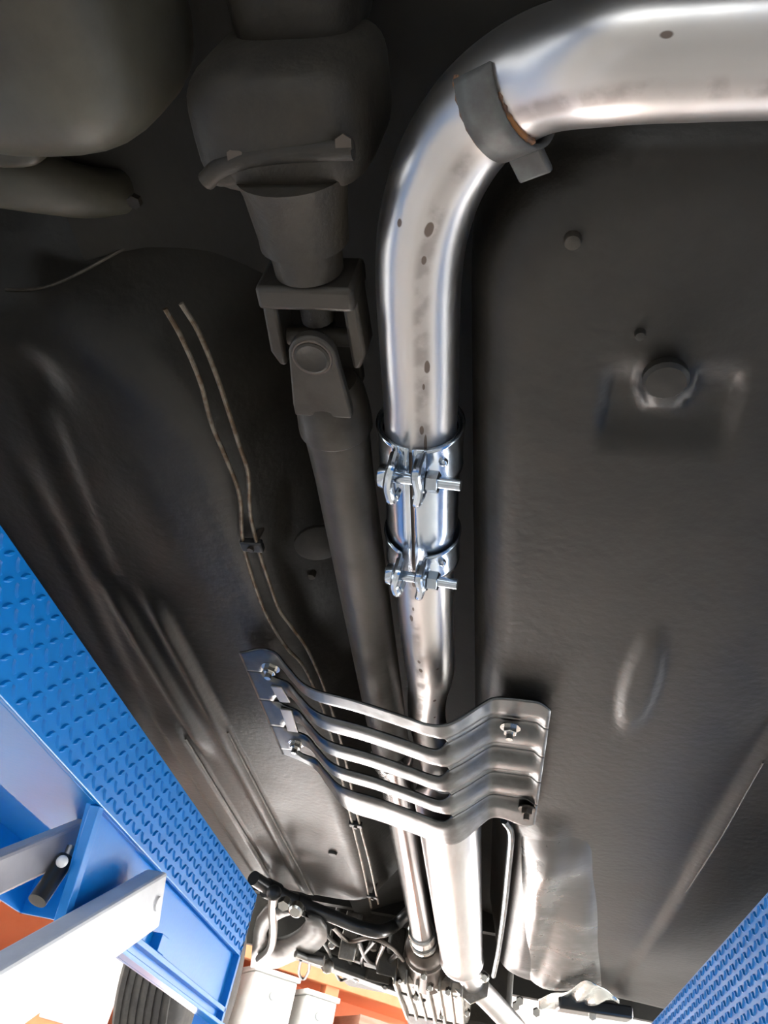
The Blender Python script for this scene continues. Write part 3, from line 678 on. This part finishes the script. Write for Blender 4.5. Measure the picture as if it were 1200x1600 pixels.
def platform(X, s, y0, y1, zt, zb, label, ly0, ly1, lz0):
    # s: direction from the inner skirt towards the outside (-1 left, 1 right)
    t = thing('lift_platform', label, 'lift platform', (X + s*0.22, (y0+y1)/2, zb), 'lift platforms')
    xs = lambda a, b: (min(X+s*a, X+s*b), max(X+s*a, X+s*b))
    MB().box(*xs(0, 0.006), y0, y1, zb, zt).build('tread_skirt', M['blue'], t, smooth=0, bevel=0.0015)
    skirt = col.objects[-1] if False else [c for c in t.children if c.name.startswith('tread_skirt')][0]
    wloc[skirt.name] = wloc[t.name]
    MB().box(*xs(0.006, 0.46), y0, y1, zt-0.006, zt).build('top_plate', M['blue'], t, smooth=0)
    MB().box(*xs(0.454, 0.46), y0, y1, zb, zt-0.006).build('outer_skirt', M['blue'], t, smooth=0)
    MB().box(*xs(0.006, 0.125), y0, min(y1, 1.02) if s < 0 else y1, zb, zb+0.006).build('bottom_flange', M['blue'], t, smooth=0, bevel=0.001)
    MB().box(*xs(0.0, 0.46), y1-0.008, y1, zb, zt-0.006).build('end_plate', M['blue'], t, smooth=0)
    P = 0.0172; nz = int((zt - lz0 - 0.004) / P); k = 0; far = MB()
    for i in range(int((ly1 - ly0)/P)):
        for j in range(nz):
            k += 1; me = lugs[1 if (i+j) % 2 else -1]; q = V(X, ly0 + P*(i+0.5), zt - 0.010 - P*j)
            if k <= 300:
                o_ = bpy.data.objects.new('tread_lug', me); col.objects.link(o_); o_.parent = skirt
                o_.location = q - wloc[t.name]
                if s > 0: o_.rotation_euler = (0, 0, math.pi)
            else: far.add([q + V(-s*v.co.x, -s*v.co.y, v.co.z) for v in me.vertices], [tuple(p.vertices) for p in me.polygons])
    if far.v:
        o_ = far.build('tread_lugs', M['blue'], t, smooth=50); o_['kind'] = 'stuff'
    return t
PL = platform(-0.47, -1, -1.3, 1.575, 0.380, 0.272, 'blue tread plate lift platform at the left, brightly lit at its front end', 0.42, 1.575, 0.272)
PRt = platform(0.335, 1, -1.3, 2.2, 0.380, 0.20, 'blue tread plate lift platform at the lower right corner', 1.0, 2.2, 0.20)
# deeper side box under the front of the left platform
XB = -0.482
def bx(x, y): return atX(x, y, XB)
tb_ = [(-0.005, 1.575)]
zt_, zb_ = 0.272, 0.160
MB().prism([V(XB, 0.86, zt_), V(XB, 1.575, zt_), V(XB, 1.575, zb_), V(XB, 0.90, zb_)], V(-0.006, 0, 0)).build('side_box_plate', M['blue'], PL, smooth=0)
MB().box(XB, XB+0.020, 0.90, 1.575, zb_, zb_+0.006).build('side_box_ledge', M['blue'], PL, smooth=0, bevel=0.001)
MB().box(XB, XB+0.012, 1.02, 1.575, zb_+0.022, zb_+0.030).build('side_box_ledge', M['blue'], PL, smooth=0, bevel=0.001)
MB().box(XB-0.04, XB+0.012, 1.567, 1.578, zb_-0.06, zt_).build('side_box_end', M['blue'], PL, smooth=0, bevel=0.001)
MB().bar(V(XB+0.006, 0.865, zt_), V(XB+0.006, 0.895, zb_-0.01), 0.014, 0.012, (1,0,0)).build('side_box_post', M['blue'], PL, smooth=0, bevel=0.001)
MB().box(XB, XB+0.014, 1.17, 1.20, zb_+0.03, zb_+0.052).build('side_box_bracket', M['blue'], PL, smooth=0, bevel=0.001)
# scissor arms of the lift
def arm(label, pa, pb, wd, h, mt, x):
    pa = atX(*pa, x); pb = atX(*pb, x); d = (pb-pa)
    k = (ZF + 0.06 - pa.z)/d.z; pe = pa + d*k
    t = thing('scissor_arm', label, 'lift arm', (pe.x, pe.y, ZF), 'lift scissor arms')
    up_ = V(1,0,0).cross(d).normalized(); up_ = up_ if up_.z > 0 else -up_
    MB().bar(pa, pe, wd, h, up_).build('beam', M[mt], t, smooth=0, bevel=0.004)
    MB().cyl(pa + V(-wd*0.7, 0, 0) + d.normalized()*0.02, pa + V(wd*0.6, 0, 0) + d.normalized()*0.02, 0.009, 16).build('pivot_pin', M[mt], t)
    MB().box(pe.x-0.05, pe.x+0.05, pe.y-0.09, pe.y+0.09, ZF, ZF+0.05).build('foot', M['grey_arm'], t, smooth=0, bevel=0.004)
arm('white painted scissor arm dropping from below the lit blue tread plate', (240, 1402), (0, 1555), 0.030, 0.068, 'white_arm', -0.452)
arm('grey scissor arm behind the white one at the left edge', (148, 1298), (0, 1362), 0.02, 0.042, 'grey_arm', -0.52)
hc = thing('hydraulic_cylinder', 'short black cylinder with white tip hanging at the end of the grey arm', 'cylinder', atX(60, 1405, -0.50))
MB().cyl(atX(58, 1408, -0.50), atX(103, 1342, -0.50), 0.0105, 18).build('barrel', M['gloss_black'], hc)
MB().ball(atX(97, 1346, -0.485), 0.0065, 14, 10).build('tip', M['white_arm'], hc)
MB().cyl(atX(103, 1342, -0.50), atX(112, 1322, -0.50), 0.005, 12).build('rod', M['link'], hc)

# ------------------------------------------------------------------ orange storage rack at the front left
ra, rb = V(-3.0, 3.08, 0), V(-0.15, 5.145, 0)
u = (rb-ra).normalized(); nrm = V(u.y, -u.x, 0)        # faces the camera
LR = (rb-ra).length; up3 = V(0,0,1)
rk = thing('storage_rack', 'orange painted steel storage rack seen behind the front of the car', 'rack', ((ra+rb)/2 + V(0,0,ZF)))
nb = 4
for i in range(nb + 1):
    for dpt in (0, 0.5):
        c = ra + u*(LR*i/nb) - nrm*dpt; MB().obox(c + up3*((ZF+0.86)/2), (u, nrm, up3), (0.04, 0.035, (0.86-ZF)/2)).build('upright', M['orange'], rk, smooth=0, bevel=0.004)
for z in (0.30, 0.82):
    MB().obox((ra+rb)/2 - nrm*0.25 + up3*(z-0.03), (u, nrm, up3), (LR/2, 0.25, 0.012)).build('shelf', M['orange'], rk, smooth=0)
    MB().obox((ra+rb)/2 + nrm*0.03 + up3*(z-0.03), (u, nrm, up3), (LR/2, 0.025, 0.05)).build('beam', M['orange'], rk, smooth=0, bevel=0.004)
for i in range(nb):
    c = ra + u*(LR*(i+0.5)/nb) - nrm*0.5; MB().obox(c + up3*0.54, (u, nrm, up3), (LR/nb/2, 0.006, 0.29)).build('back_panel', M['orange'], rk, smooth=0)
bxs = [(0.40, 0.30, 0.36), (0.72, 0.22, 0.30), (1.42, 0.30, 0.30), (1.98, 0.24, 0.34), (2.31, 0.24, 0.42), (2.58, 0.18, 0.39)]
names = ['far left', 'second from the left', 'third from the left', 'third from the right', 'tallest, second from the right', 'rightmost']
for (s_, wd, h), nm in zip(bxs, names):
    c = ra + u*s_ - nrm*0.12; z0 = 0.282
    t = thing('storage_box', 'white storage box on the orange rack shelf, %s' % nm, 'box', c + up3*z0, 'white boxes on the orange rack')
    MB().obox(c + up3*(z0 + h/2), (u, nrm, up3), (wd/2, 0.18, h/2)).build('body', M['carton'], t, smooth=0, bevel=0.01)
    MB().obox(c + up3*(z0 + h + 0.012), (u, nrm, up3), (wd/2+0.01, 0.19, 0.012)).build('lid', M['carton'], t, smooth=0, bevel=0.004)
    MB().lathe(c + up3*(z0 + h*0.8) + nrm*0.182, nrm, [(0, 0.02), (0.006, 0.018)], 12).build('latch', M['frame'], t)

cc = ra + u*3.0 - nrm*0.12
t = thing('slatted_crate', 'pale brown slatted crate at the right end of the orange rack', 'crate', cc + up3*0.282)
MB().obox(cc + up3*(0.282 + 0.19), (u, nrm, up3), (0.17, 0.15, 0.19)).build('liner', M['crate'], t, smooth=0)
for i in range(6): MB().obox(cc + nrm*0.158 + up3*(0.31 + 0.066*i), (u, nrm, up3), (0.18, 0.008, 0.022)).build('slat', M['crate'], t, smooth=0, bevel=0.002)
